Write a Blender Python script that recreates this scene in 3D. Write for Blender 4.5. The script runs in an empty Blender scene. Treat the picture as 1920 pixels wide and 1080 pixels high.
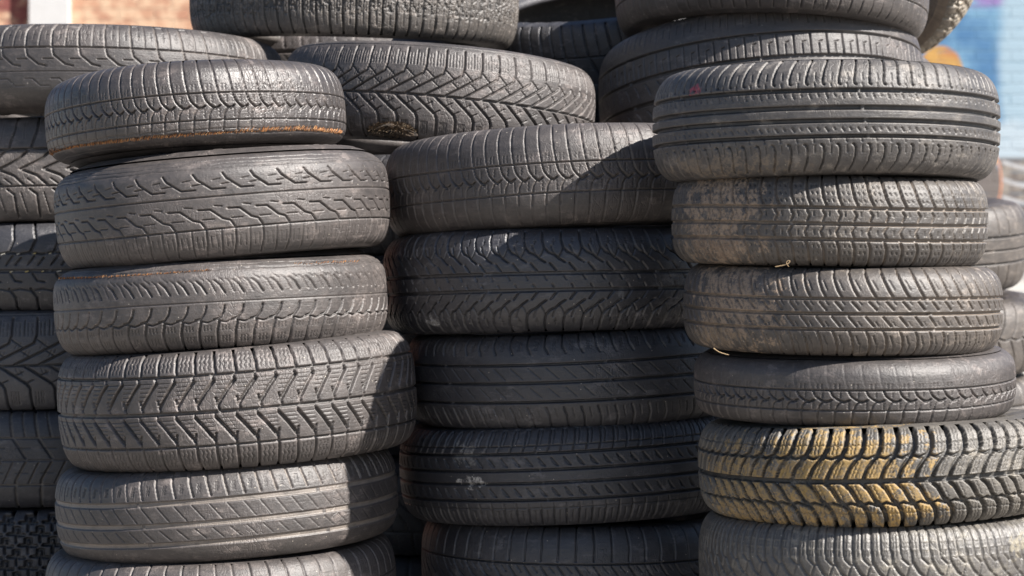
import bpy, math, random
import numpy as np
from mathutils import Vector, Quaternion, Euler

random.seed(7)
PI = math.pi
D2R = math.radians
CAMZ = 0.80            # camera height over the ground
F = 4000.0             # focal length in photo pixels (1920 wide)
QUAL = 1.15             # mesh fineness of the treads

scene = bpy.context.scene
COL = scene.collection

# ------------------------------------------------------------------ helpers
def link(o, parent=None):
    COL.objects.link(o)
    if parent is not None:
        o.parent = parent
    return o

def tag(o, label, cat, group=None, kind=None):
    if label: o['label'] = label
    if cat: o['category'] = cat
    if group: o['group'] = group
    if kind: o['kind'] = kind
    return o

def vnoise(x, y, seed=0):
    """smooth value noise, numpy, range 0..1"""
    xi = np.floor(x).astype(np.int64); yi = np.floor(y).astype(np.int64)
    fx = x - xi; fy = y - yi
    fx = fx * fx * (3 - 2 * fx); fy = fy * fy * (3 - 2 * fy)
    def h(a, b):
        n = (a * 374761393 + b * 668265263 + seed * 1442695041) & 0x7fffffff
        n = ((n ^ (n >> 13)) * 1274126177) & 0x7fffffff
        return ((n ^ (n >> 16)) & 0xffff) / 65535.0
    a = h(xi, yi); b = h(xi + 1, yi); c = h(xi, yi + 1); d = h(xi + 1, yi + 1)
    return (a * (1 - fx) + b * fx) * (1 - fy) + (c * (1 - fx) + d * fx) * fy

def fbm(x, y, seed=0, o=3):
    s = 0; a = .5
    for k in range(o):
        s = s + a * vnoise(x * 2 ** k, y * 2 ** k, seed + k * 17); a *= .5
    return s / (1 - .5 ** o)

def sstep(a, b, x):
    t = np.clip((x - a) / (b - a), 0, 1)
    return t * t * (3 - 2 * t)

def make_mesh(name, co, quads, mat, parent, attrs=None):
    me = bpy.data.meshes.new(name)
    nv = len(co); nf = len(quads)
    me.vertices.add(nv); me.vertices.foreach_set('co', co.astype(np.float32).ravel())
    me.loops.add(nf * 4); me.loops.foreach_set('vertex_index', quads.astype(np.int32).ravel())
    me.polygons.add(nf)
    me.polygons.foreach_set('loop_start', np.arange(0, nf * 4, 4, dtype=np.int32))
    me.polygons.foreach_set('use_smooth', np.ones(nf, dtype=bool))
    me.update(calc_edges=True)
    if attrs:
        for k, v in attrs.items():
            a = me.attributes.new(k, 'FLOAT', 'POINT')
            a.data.foreach_set('value', v.astype(np.float32).ravel())
    if mat: me.materials.append(mat)
    o = bpy.data.objects.new(name, me)
    return link(o, parent)

def py_mesh(name, verts, faces, mat, parent=None, smooth=False):
    me = bpy.data.meshes.new(name)
    me.from_pydata(verts, [], faces)
    if smooth:
        for p in me.polygons: p.use_smooth = True
    if mat: me.materials.append(mat)
    me.update()
    return link(bpy.data.objects.new(name, me), parent)

def box(name, x0, x1, y0, y1, z0, z1, mat, parent=None):
    v = [(x, y, z) for z in (z0, z1) for y in (y0, y1) for x in (x0, x1)]
    f = [(0, 2, 3, 1), (4, 5, 7, 6), (0, 1, 5, 4), (2, 6, 7, 3), (0, 4, 6, 2), (1, 3, 7, 5)]
    return py_mesh(name, v, f, mat, parent)

# ------------------------------------------------------------------ materials
class NT:
    def __init__(s, name):
        s.m = bpy.data.materials.new(name); s.m.use_nodes = True
        s.t = s.m.node_tree; s.t.nodes.clear()
        s.out = s.t.nodes.new('ShaderNodeOutputMaterial')
        s.b = s.t.nodes.new('ShaderNodeBsdfPrincipled')
        s.t.links.new(s.b.outputs[0], s.out.inputs[0])
        s.tc = s.t.nodes.new('ShaderNodeTexCoord')
    def put(s, v, sock):
        if isinstance(v, (int, float)): sock.default_value = v
        elif isinstance(v, (tuple, list)):
            if len(sock.default_value) == 4 and len(v) == 3: v = (*v, 1)
            sock.default_value = v
        elif v is not None: s.t.links.new(v, sock)
    def n(s, typ, ins=None, **props):
        nd = s.t.nodes.new(typ)
        for k, v in props.items(): setattr(nd, k, v)
        for k, v in (ins or {}).items(): s.put(v, nd.inputs[k])
        return nd
    def math(s, op, a, b=None, c=None, clamp=False):
        nd = s.n('ShaderNodeMath', operation=op, use_clamp=clamp)
        s.put(a, nd.inputs[0])
        if b is not None: s.put(b, nd.inputs[1])
        if c is not None: s.put(c, nd.inputs[2])
        return nd.outputs[0]
    def mix(s, f, a, b, bt='MIX'):
        nd = s.n('ShaderNodeMix', data_type='RGBA', blend_type=bt)
        s.put(f, nd.inputs[0]); s.put(a, nd.inputs[6]); s.put(b, nd.inputs[7])
        return nd.outputs[2]
    def noise(s, vec, scale, detail=4, rough=.55, **k):
        nd = s.n('ShaderNodeTexNoise', {'Vector': vec, 'Scale': scale, 'Detail': detail, 'Roughness': rough}, **k)
        return nd.outputs['Fac']
    def mapping(s, vec, loc=(0, 0, 0), scale=(1, 1, 1), rot=(0, 0, 0)):
        return s.n('ShaderNodeMapping', {'Vector': vec, 'Location': loc, 'Scale': scale, 'Rotation': rot}).outputs[0]
    def ramp(s, f, lo, hi, a=0., b=1.):
        return s.n('ShaderNodeMapRange', {'Value': f, 'From Min': lo, 'From Max': hi, 'To Min': a, 'To Max': b}, interpolation_type='SMOOTHSTEP').outputs[0]

def rubber(name, base=(.05, .048, .047), dust=(.17, .155, .14), amt=.35, groove=(.16, .14, .12), gamt=.6,
           rough=.5, seed=0.0, patches=(), bump=.55, speck=.8, scuff=.7, edge=.22, pg=.2):
    """weathered tyre rubber: dusty noise, dust lying in the grooves (attribute 'groove'), mud or paint patches"""
    s = NT(name)
    ob = s.tc.outputs['Object']
    P = s.mapping(ob, loc=(seed * 3.1, seed * 1.7, seed * 2.3))
    # cylindrical coordinates so that scuffs run round the tyre
    sep = s.n('ShaderNodeSeparateXYZ', {0: ob})
    ang = s.math('ARCTAN2', sep.outputs[0], s.math('MULTIPLY', sep.outputs[1], -1.0))
    cyl = s.n('ShaderNodeCombineXYZ', {0: s.math('MULTIPLY', ang, .32), 1: sep.outputs[2], 2: seed * 5.3}).outputs[0]
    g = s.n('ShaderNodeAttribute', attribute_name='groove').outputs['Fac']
    n1 = s.noise(P, 7, 6, .65)
    n2 = s.noise(P, 70, 5, .7)
    streak = s.noise(s.mapping(cyl, scale=(14, 240, 1)), 1, 4, .6)
    m = s.math('ADD', s.math('MULTIPLY', s.ramp(n1, .35, .7), .6), s.math('MULTIPLY', s.ramp(n2, .4, .75), .5))
    m = s.math('ADD', m, s.math('MULTIPLY', s.ramp(streak, .5, .8), .35))
    m = s.math('MULTIPLY', m, amt, clamp=True)
    c = s.mix(m, base, dust)
    # groove colour: dust where pale, painted-in shade where near-black
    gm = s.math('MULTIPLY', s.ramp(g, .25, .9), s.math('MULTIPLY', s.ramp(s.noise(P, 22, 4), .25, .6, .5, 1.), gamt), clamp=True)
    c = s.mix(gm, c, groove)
    # scuffed, chalky rubber: crisp mottling
    sc1 = s.noise(s.mapping(cyl, scale=(26, 55, 1)), 1.0, 9, .74)
    sc = s.math('MULTIPLY', s.ramp(sc1, .53, .62), s.math('MULTIPLY', s.ramp(n1, .38, .6), scuff), clamp=True)
    c = s.mix(sc, c, tuple(min(.5, x * 1.35) for x in dust))
    dk = s.math('MULTIPLY', s.ramp(s.noise(s.mapping(cyl, loc=(4, 2, 0), scale=(18, 40, 1)), 1.0, 8, .72), .54, .66), .55)
    c = s.mix(dk, c, tuple(x * .55 for x in base))
    c = s.mix(s.math('MULTIPLY', s.n('ShaderNodeAttribute', attribute_name='edge').outputs['Fac'], edge, clamp=True), c, tuple(min(.5, x * 1.5) for x in dust))  # groove rims lightened: dusty wear doubling as a painted edge highlight
    c = s.mix(s.math('MULTIPLY', s.n('ShaderNodeAttribute', attribute_name='sipe').outputs['Fac'], .8), c, (.014, .013, .013))  # sipes tinted near-black, painting in the darkness of the narrow cuts
    # pale specks of grit
    vo = s.n('ShaderNodeTexVoronoi', {'Vector': P, 'Scale': 90.0}, feature='F1')
    sp = s.math('MULTIPLY', s.math('LESS_THAN', vo.outputs['Distance'], .09), s.math('GREATER_THAN', s.n('ShaderNodeSeparateColor', {0: vo.outputs['Color']}).outputs[0], 1 - .22 * speck))
    c = s.mix(sp, c, (.4, .36, .3))
    ruf = s.math('ADD', s.math('MULTIPLY', n1, .25), rough - .12)
    for (pc, pr, col, nsc, lo, hi, st) in patches:
        d = s.n('ShaderNodeVectorMath', {0: s.n('ShaderNodeVectorMath', {0: ob, 1: pc}, operation='SUBTRACT').outputs[0],
                                        1: tuple(1 / r for r in pr)}, operation='MULTIPLY').outputs[0]
        L = s.n('ShaderNodeVectorMath', {0: d}, operation='LENGTH').outputs['Value']
        fall = s.ramp(L, 0.1, 1.0, 1., 0.)
        nn = s.noise(s.mapping(P, loc=(nsc, 0, 0)), nsc, 8, .72)
        k = s.ramp(s.math('ADD', fall, s.math('MULTIPLY', s.math('SUBTRACT', nn, .5), 5.0)), lo, lo + .22)
        k = s.math('MULTIPLY', s.math('MULTIPLY', k, st), s.math('GREATER_THAN', fall, .001))
        k = s.math('MULTIPLY', k, s.ramp(s.noise(P, 190, 4, .7), .38, .56, .25, 1.))
        k = s.math('MULTIPLY', k, s.math('SUBTRACT', 1.0, s.math('MULTIPLY', g, pg)))
        c = s.mix(k, c, s.mix(s.noise(P, 40, 4), col, tuple(x * .6 for x in col)))
        ruf = s.math('ADD', ruf, s.math('MULTIPLY', k, .25), clamp=True)
    s.put(c, s.b.inputs['Base Color']); s.put(ruf, s.b.inputs['Roughness'])
    s.b.inputs['Specular IOR Level'].default_value = .85
    hb = s.math('ADD', s.math('MULTIPLY', s.noise(P, 260, 5, .7), 1.0), s.math('MULTIPLY', streak, .7))
    hb = s.math('ADD', hb, s.math('MULTIPLY', n2, 1.1))
    crack = s.n('ShaderNodeTexVoronoi', {'Vector': s.mapping(cyl, scale=(130, 60, 1)), 'Scale': 1.0}, feature='DISTANCE_TO_EDGE')
    ck = s.math('MULTIPLY', s.ramp(crack.outputs['Distance'], 0, .09, 1., 0.), s.ramp(n1, .48, .62))
    hb = s.math('SUBTRACT', hb, s.math('MULTIPLY', ck, .7))
    bp = s.n('ShaderNodeBump', {'Height': hb, 'Distance': .0016, 'Strength': bump})
    s.put(bp.outputs[0], s.b.inputs['Normal'])
    return s.m

# ------------------------------------------------------------------ tyre geometry
class Ctx:
    """tread height field: rows over v (height), columns over u (mm round the tyre)"""
    def __init__(s, U, V, hw, P, shift=0.0, flip=False, seed=0):
        s.U = U; s.V = V; s.hw = hw; s.P = P; s.sh = shift; s.flip = flip; s.seed = seed
        s.D = np.zeros((len(V), len(U)))
        s.Z = V * hw
        s.warp = U + 5.0 * np.sin(U / 170.0 + seed) + 3.0 * np.sin(U / 61.0 + 2 * seed)
        s.S = np.zeros_like(s.D)
    def _v(s, v):
        v = v + s.sh
        return -v if s.flip else v
    def circ(s, v, w, d, edge=1.3, wig=0.0, wp=None):
        z0 = s._v(v) * s.hw
        zz = z0 + (wig * np.abs(((s.warp / (wp or s.P)) % 1.0) * 2 - 1)[None, :] if wig else 0)
        dist = np.abs(s.Z[:, None] - zz)
        bars = None
        if w > 2.6:                        # wear bars bridging the ring grooves here and there
            q = np.abs(((s.U / 330.0 + s.seed * .37 + .06 * v) % 1.0) - .5) * 330.0
            bars = (1 - .55 * (1 - sstep(2.5, 3.8, q)))[None, :]
        s._put(slice(None), dist, w, d, edge, bars)
    def _put(s, rows, dist, w, d, edge, bars=None):
        k = np.clip((w / 2 - dist) / edge + .5, 0, 1)
        d = d * (1.5 if w < 2 else 1.2)
        p = k * d * (1 if bars is None else bars)
        s.D[rows] = np.maximum(s.D[rows], p)
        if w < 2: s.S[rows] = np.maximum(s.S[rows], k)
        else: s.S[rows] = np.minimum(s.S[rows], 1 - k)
    def seg(s, pts, w, d, P=None, edge=1.2, off=0.0, taper=False):
        P = P or s.P
        pts = [(u + off, s._v(v) * s.hw) for u, v in pts]
        umin = min(p[0] for p in pts); umax = max(p[0] for p in pts)
        zmin = min(p[1] for p in pts) - w - 1; zmax = max(p[1] for p in pts) + w + 1
        r = np.where((s.Z >= zmin) & (s.Z <= zmax))[0]
        if len(r) == 0: return
        rows = slice(r[0], r[-1] + 1)
        Z = s.Z[rows][:, None]
        f = (s.warp / P) % 1.0
        best = None
        for k in range(int(math.floor(umin - .2)), int(math.ceil(umax + .2)) + 1):
            X = ((f + k) * P)[None, :]
            for (a, b) in zip(pts[:-1], pts[1:]):
                ax, az, bx, bz = a[0] * P, a[1], b[0] * P, b[1]
                L2 = (bx - ax) ** 2 + (bz - az) ** 2 + 1e-9
                t = np.clip(((X - ax) * (bx - ax) + (Z - az) * (bz - az)) / L2, 0, 1)
                dd = (X - ax - t * (bx - ax)) ** 2 + (Z - az - t * (bz - az)) ** 2
                best = dd if best is None else np.minimum(best, dd)
        s._put(rows, np.sqrt(best), w, d, edge)
    def sipe(s, u, v0, v1, w=1.3, d=2.2, zig=.035, n=4, lean=0.0, P=None):
        pts = [(u + (zig if i % 2 else -zig) * (1 if 0 < i < n else 0) + lean * i / n, v0 + (v1 - v0) * i / n) for i in range(n + 1)]
        s.seg(pts, w, d, P, edge=1.2)
    def fade(s, v0, v1, lo=0.0, nz=.25):
        """wear: groove depth falls to lo from v0 to v1"""
        v = (s._v(0) * 0 + s.V[:, None]) + nz * (fbm(s.U[None, :] / 60, s.V[:, None] * 6 + 20, s.seed, 3) - .5)
        if s.flip: v = -v
        k = sstep(v0, v1, v) if v1 > v0 else 1 - sstep(v1, v0, v)
        s.D *= (1 - k * (1 - lo))
    def wearvar(s, a=.4, sc=120):
        s.D *= 1 - a * fbm(s.U[None, :] / sc, s.V[:, None] * 3 + 9, s.seed + 5, 3)

# ---- tread patterns (v = 1 upper edge ... -1 lower edge, u in pitches)
def p_braid(c, top=3.5, low=2.5, sip=True):
    c.circ(.22, 2.4, 4)
    c.seg([(0, .96), (.04, .7), (.1, .5), (.25, .23)], 2.4, top)
    c.seg([(.25, .2), (.4, .06), (.66, -.04), (.98, -.1)], 2.3, 5)
    c.seg([(.98, -.08), (.75, -.14), (.6, -.22), (.55, -.34)], 2.1, 4)
    c.seg([(.66, -.03), (.98, -.12), (1.3, -.05)], 3.2, 5)
    c.circ(-.35, 2.2, 3.5)
    c.seg([(.5, -.34), (.46, -.56)], 3.0, 3)
    c.seg([(.46, -.5), (.36, -.95)], 2.4, low)
    if sip:
        for u in (.8,):
            c.sipe(u, .16, .02, 1.3, 2, .03, 5)
        for u in (.26,):
            c.sipe(u, -.12, -.29, 1.3, 2, .03, 5)
        for u in (.5, .75): c.sipe(u, .4, .27, 1.2, 1.2, .03, 4)

def p_bolt(c, blocks='low'):
    c.circ(.1, 2.4, 3)
    c.seg([(-.1, .52), (.02, .42), (.5, .24), (.95, .24)], 2.8, 4)
    c.seg([(-.15, .32), (.25, .34)], 2.2, 3.2)
    c.seg([(.55, .4), (.8, .42)], 1.6, 2)
    c.seg([(0, -.12), (.4, -.13), (.8, -.3), (1.05, -.34), (1.2, -.46)], 2.8, 4)
    c.seg([(.55, -.06), (.8, -.08)], 2.0, 3)
    c.seg([(.1, -.3), (.5, -.3)], 2.0, 3)
    c.circ(-.48, 2.8, 3.5)
    c.seg([(.2, -.48), (.22, -.7), (.14, -.95)], 3, 3.2)
    c.seg([(.72, -.48), (.72, -.95)], 1.7, 2.6)
    for u in (.35, .55, .88, 1.06): c.seg([(u, -.6), (u + .02, -.8)], 1.3, 1.5)

def p_bolt_top(c):
    c.circ(.4, 3.2, 4.5)
    c.seg([(.0, .96), (-.06, .8), (.0, .4)], 3.6, 4)
    c.seg([(.5, .92), (.5, .4)], 2, 3)
    c.seg([(0, .92), (.3, .92), (.3, .84)], 1.8, 2)
    for u in (.25, .75): c.seg([(u, .78), (u, .58)], 1.4, 1.6); c.seg([(u - .04, .68), (u + .06, .68)], 1.4, 1.6)
    c.seg([(.0, .4), (.08, .22), (.5, .02), (.8, -.02)], 3.2, 4.2)
    c.seg([(-.3, .14), (.05, .14)], 2.4, 4)
    c.circ(-.14, 2.0, 2)
    c.seg([(.0, -.3), (.3, -.3), (.6, -.46), (.95, -.46)], 2.2, 2)
    c.fade(-.2, -.6, .25)

def p_worn(c):
    c.seg([(.0, .62), (.12, .5), (.42, .42)], 2.6, 2.6)
    c.seg([(.0, .42), (.3, .32), (.55, .16)], 3.4, 3.4)
    c.seg([(.55, .46), (.8, .38), (1.05, .18)], 2.2, 2.4)
    c.circ(-.02, 2.2, 2.0)
    c.seg([(.5, -.1), (.4, -.24), (.15, -.36), (-.15, -.38)], 3.4, 4.2)
    c.circ(-.44, 2.6, 4, wig=5)
    c.seg([(.15, -.42), (.02, -.62), (.02, -.97)], 4.2, 4.5)
    for u in (.3, .48, .66):
        c.sipe(u, -.5, -.6, 1.2, 1.6, .03, 4); c.sipe(u, -.72, -.84, 1.2, 1.6, .03, 4)
    c.fade(.25, .6, 0.1)

def p_zigwinter(c):
    c.circ(.6, 4.2, 6); c.circ(-.57, 3.8, 5)
    c.circ(-.01, 6.5, 5.5)
    for b in (0, .5):
        c.seg([(b, .98), (b + .05, .6)], 4.6, 6)
        c.seg([(b + .46, -.57), (b + .48, -.98)], 4.4, 5.5)
        for u in (.13, .24, .35):
            c.sipe(b + u + .03, .92, .68, 1.2, 2.4, .022, 5)
            c.sipe(b + u - .04, -.64, -.9, 1.2, 2.2, .022, 5)
        # wedge grooves leaning one way, a narrow steep cut going back: a row of triangular blocks
        c.seg([(b + .5, .5), (b + .3, .34), (b + .06, .1)], 5.6, 7)
        c.seg([(b + .46, .6), (b + .5, .48)], 4, 6)
        c.seg([(b + .06, .1), (b + .02, .22)], 3.4, 5)
        c.seg([(b + .44, -.47), (b + .48, -.36)], 3.4, 5)
        c.seg([(b + .06, .1), (b + .1, .02)], 3.6, 6)
        c.seg([(b + .0, -.1), (b + .2, -.26), (b + .44, -.48)], 5.6, 7)
        c.seg([(b + .44, -.46), (b + .46, -.58)], 3.6, 6)
        c.seg([(b + .0, -.1), (b - .04, -.02)], 3.4, 6)
        for k in range(6):
            v = .5 - k * .07
            c.seg([(b + .06 - k * .012, v), (b + .36 - k * .06, v)], 1.1, 1.6)
            v = -.12 - k * .065
            c.seg([(b + .13 + k * .052, v), (b + .42 + k * .012, v)], 1.1, 1.6)

def p_rib3(c, grooves=(.33, -.13, -.54), gw=6.5, gd=7, toplat=True, diag=True, botlat=False, lw=3.2, topv=.44):
    for g in grooves: c.circ(g, gw, gd)
    if toplat:
        c.seg([(0, .97), (.02, .75), (.22, topv)], lw, 3.8)
        for u in (.5, .62): c.sipe(u, topv + .26, topv + .08, 1.2, 1.6, .04, 5)
    if diag:
        c.seg([(0, grooves[0] - .06), (.7, grooves[1] + .08)], 1.35, 2.0, off=.1)
        c.seg([(0, grooves[1] - .1), (.6, grooves[2] + .1)], 1.35, 1.7, off=.2)
    if botlat:
        c.seg([(0, grooves[-1] - .12), (.16, -.7), (.2, -.96)], lw, 3.6)
        c.seg([(.5, grooves[-1] - .14), (.62, -.74)], 1.4, 1.8)

def p_saw(c):
    c.circ(.12, 6, 5); c.circ(-.2, 6, 5)
    for sgn in (1, -1):
        q = lambda pts: [(u, v * sgn - .03) for u, v in pts]
        # swept shoulder cut running down into a jagged, flame-like ring
        c.seg(q([(-.12, .96), (-.1, .78), (.0, .64), (.22, .55), (.55, .50)]), 3.2, 4.5)
        c.seg(q([(.55, .50), (.42, .60), (.36, .68)]), 2.2, 3.5)
        c.seg(q([(.55, .50), (.72, .44), (1.05, .36)]), 3.0, 5)
        c.seg(q([(.72, .44), (.88, .53), (1.0, .64)]), 1.8, 3)
        c.seg(q([(.3, .34), (.62, .2)]), 3.0, 4.5)
        c.seg(q([(.5, .82), (.5, .70)]), 1.3, 1.6); c.seg(q([(.43, .76), (.58, .76)]), 1.3, 1.6)
    c.seg([(.0, .08), (.12, .0)], 2.6, 3.5); c.seg([(.5, -.16), (.4, -.09)], 2.6, 3.5)

def p_hook(c):
    for g in (.49, .16, -.1, -.44): c.circ(g, 4.6, 6.5)
    c.circ(.64, 1.8, 2.5)
    c.seg([(0, .94), (-.12, .66), (-.3, .52)], 3.2, 4)
    c.seg([(0, .94), (.3, .94), (.34, .86), (.16, .66)], 1.8, 2.4)
    for a, b in ((.4, .24), (-.2, -.36)):
        c.seg([(0, a), (.5, b)], 2.6, 3.8); c.seg([(.5, b), (.25, b + .02), (.02, a - .06)], 1.3, 2)
    c.circ(-.6, 1.4, 1.6)
    c.seg([(0, -.5), (.05, -.62)], 1.6, 2)
    c.seg([(0, -.64), (-.1, -.95)], 3.2, 4); c.seg([(.5, -.66), (.42, -.88)], 1.6, 2)

def p_simple(c):
    c.circ(.28, 2.8, 5); c.circ(-.5, 3, 4)
    c.seg([(0, .97), (.04, .6), (.0, .34)], 3, 4)
    c.seg([(0, .24), (.4, .04), (1.0, -.1)], 3, 4); c.seg([(.5, .24), (.8, .12)], 2, 3)
    c.seg([(.2, -.14), (.6, -.3), (.8, -.5)], 3, 4)
    c.seg([(.0, -.5), (.0, -.95)], 3, 4)

def p_r1(c):
    for g in (.42, .12, -.1): c.circ(g, 7, 8, 1.6)
    c.circ(-.37, 5.5, 8, 1.6)
    c.seg([(.3, .97), (.1, .8), (-.02, .62), (.0, .54), (.1, .52)], 3.2, 4.5)
    c.seg([(.55, .72), (.58, .6)], 1.6, 2); c.seg([(.5, .54), (.55, .46)], 1.8, 2)
    c.seg([(.2, .36), (.32, .28)], 2.4, 2.5); c.seg([(.7, .36), (.78, .31)], 2.2, 2.2)
    c.seg([(.2, -.22), (.35, -.28)], 2.4, 2.5); c.seg([(.7, -.22), (.78, -.26)], 2.2, 2.2)
    c.seg([(-.06, -.5), (.06, -.52), (.14, -.62), (.05, -.8), (-.2, -.95)], 3.2, 4.5)
    c.seg([(.55, -.52), (.58, -.64)], 1.6, 2); c.seg([(.45, -.4), (.52, -.46)], 1.8, 2)
    c.circ(.985, 1.6, 1.5)

def p_r2(c):
    for g in (.28, -.07, -.41): c.circ(g, 5.2, 6)
    c.seg([(0, .97), (.04, .72), (.16, .5), (.42, .3)], 3.8, 5)
    for dv in (.78, .62, .46):
        c.seg([(.3 + (.78 - dv) * .5, dv), (.38 + (.78 - dv) * .5, dv - .05)], 1.6, 2)
        c.seg([(.62 + (.78 - dv) * .5, dv), (.7 + (.78 - dv) * .5, dv - .05)], 1.6, 2)
    c.seg([(.0, .23), (.2, .12), (.05, .0)], 3.2, 4, off=.1); c.seg([(.55, .2), (.6, .1)], 1.6, 2)
    c.seg([(.2, -.12), (.0, -.23), (.15, -.36)], 3.2, 4); c.seg([(.6, -.2), (.62, -.3)], 1.6, 2)
    c.seg([(0, -.42), (.22, -.6), (.26, -.97)], 3.8, 4.6)
    for dv in (-.52, -.66, -.8): c.seg([(.55, dv), (.6, dv - .05)], 1.5, 1.8); c.seg([(.85, dv), (.9, dv - .05)], 1.5, 1.8)

def p_r3(c):
    for g in (.31, -.03, -.38): c.circ(g, 4.6, 6)
    c.seg([(0, .9), (.1, .72), (.34, .5), (.62, .33)], 3.2, 4.5)
    c.seg([(0, .9), (.1, .97)], 2.4, 3)
    c.seg([(.4, .72), (.7, .5)], 1.5, 2.2)
    c.seg([(0, .24), (.45, .06)], 2.8, 4, off=.2); c.seg([(.6, .26), (.8, .17)], 1.4, 1.8)
    c.seg([(0, -.09), (.5, -.3)], 2.8, 4); c.seg([(.6, -.2), (.8, -.3)], 1.4, 1.8)
    c.seg([(0, -.38), (.25, -.56), (.36, -.76), (.34, -.97)], 3.0, 4.2)
    c.seg([(.5, -.52), (.7, -.7)], 1.5, 2.2); c.seg([(.75, -.7), (.78, -.9)], 1.3, 1.6)

def p_r5(c):
    c.circ(.4, 4.5, 8, 1.5, wig=5); c.circ(-.05, 7.5, 9, 1.6); c.circ(-.47, 4.5, 8, 1.5, wig=-5)
    c.seg([(.28, .99), (.34, .8), (.26, .6), (.0, .42)], 7.5, 9, edge=1.6)
    c.seg([(.9, .4), (.45, .2), (.2, -.02)], 6, 8.5, edge=1.6)
    c.seg([(.1, -.08), (.5, -.2), (.9, -.44)], 6, 8.5, edge=1.6)
    c.seg([(.0, -.46), (.36, -.62), (.5, -.8), (.48, -.99)], 7, 9, edge=1.6)
    c.circ(.64, 1.4, 2, wig=3, wp=c.P / 3); c.circ(-.7, 1.4, 2, wig=3, wp=c.P / 3)
    for k in range(3):
        u = .5 + k * .2
        c.sipe(u, .94, .5, 1.2, 1.8, .03, 9, lean=-.12)
        c.sipe(u + .25, .34, .04, 1.2, 1.8, .03, 7, lean=-.35)
        c.sipe(u - .15, -.12, -.4, 1.2, 1.8, .03, 7, lean=.4)
        c.sipe(u + .05, -.54, -.94, 1.2, 1.8, .03, 9, lean=.18)

def p_r6(c):
    c.seg([(.0, .97), (.0, .62), (.1, .36), (.45, .16), (1.4, -.12)], 5, 5)
    c.seg([(.5, .95), (.52, .6), (.6, .42), (.95, .3), (1.2, .34)], 3.4, 4.4)
    c.seg([(.95, .3), (.7, .0), (.75, -.2)], 3, 4)
    for v in (.84, .7, .56):
        for u in (.15, .3, .7, .85): c.seg([(u, v), (u + .01, v - .09)], 1.5, 2)
    for k in range(7):
        c.seg([(.55 + k * .13, .16 - k * .035), (.45 + k * .13, .02 - k * .035)], 1.5, 2)
        c.seg([(.2 + k * .13, .02 - k * .05), (.12 + k * .13, -.12 - k * .05)], 1.4, 1.8)
    c.circ(-.45, 4, 5); c.seg([(0, -.45), (.1, -.95)], 4, 5)
    c.D *= .55; c.S *= .6

def p_M(c):
    c.circ(-.1, 4.2, 6)
    c.seg([(.42, .84), (.42, .5), (.3, .34), (-1.5, -.08)], 3.8, 6)
    c.seg([(.92, .8), (.92, .5)], 1.8, 3)
    for u in (.58, .74, 1.08, 1.24): c.sipe(u, .74, .5, 1.3, 2.4, .012, 4)
    c.seg([(.42, .42), (.86, .26)], 1.9, 3); c.seg([(-.3, .22), (.12, .08)], 1.9, 2.6)
    for k in range(2):
        c.seg([(.66 + k * .14, .36), (.54 + k * .14, .24)], 1.2, 1.8)
        c.seg([(.0 + k * .16, .2), (-.12 + k * .16, .08)], 1.2, 1.8)
    c.seg([(-.1, -.1), (.2, -.2), (1.0, -.46), (1.12, -.56), (1.14, -.97)], 4.6, 6)
    c.seg([(.5, -.3), (.86, -.22)], 1.9, 2.8); c.seg([(.9, -.46), (1.26, -.38)], 1.9, 2.8)
    for k in range(2):
        c.seg([(.55 + k * .2, -.14 - k * .05), (.64 + k * .2, -.24 - k * .05)], 1.2, 1.8)
        c.sipe(1.34 + k * .2, -.62, -.86, 1.3, 2.2, .01, 4); c.sipe(1.44 + k * .2, -.62, -.86, 1.3, 2.2, .01, 4)
    c.circ(.9, 1.6, 2.5)

def p_T(c):
    c.seg([(.35, .9), (.3, .4), (.0, -.1), (-.08, -.5), (.0, -.97)], 5, 6)
    c.seg([(.85, .2), (.6, -.1), (.45, -.5), (.5, -.8)], 2.4, 2.6)
    c.seg([(.1, .1), (.5, .16)], 1.6, 2.5); c.seg([(.05, -.3), (.45, -.24)], 1.6, 2.4); c.seg([(.45, -.1), (.95, -.04)], 1.6, 2.4)
    for k in range(4):
        c.sipe(.12 + k * .22, .5 - .1 * (k % 2), .2, 1.6, 2.4, .04, 4, lean=-.05)
        c.sipe(.08 + k * .22, .02 - .08 * (k % 2), -.2, 1.6, 2.4, .04, 4)
        c.sipe(.1 + k * .2, -.34 - .06 * (k % 2), -.56, 1.6, 2.2, .04, 4)
    n = fbm(c.U[None, :] / 5.0, c.V[:, None] * c.hw / 9.0 + 50, 3, 3)
    m = sstep(-.75, -.55, c.V)[:, None]
    c.D = np.maximum(c.D, m * 4.0 * sstep(.56, .66, n))

def p_B1(c):
    for g, w in ((.5, 5), (.12, 8), (-.28, 8), (-.66, 6)): c.circ(g, w, 8, 1.6)
    c.seg([(0, .92), (0, .66)], 2.4, 3); c.seg([(.5, .86), (.5, .7)], 1.8, 2.4)
    c.seg([(0, .5), (.03, .14)], 3.2, 5)
    c.seg([(.5, .32), (.52, .14)], 2.2, 4); c.seg([(.5, .34), (.72, .36)], 1.8, 3)
    c.seg([(0, .04), (.25, -.04), (.4, -.14)], 2.2, 3)
    c.seg([(0, -.38), (.3, -.46), (.5, -.58)], 2.2, 3)
    c.seg([(0, -.72), (.1, -.95)], 3, 4)

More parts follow.
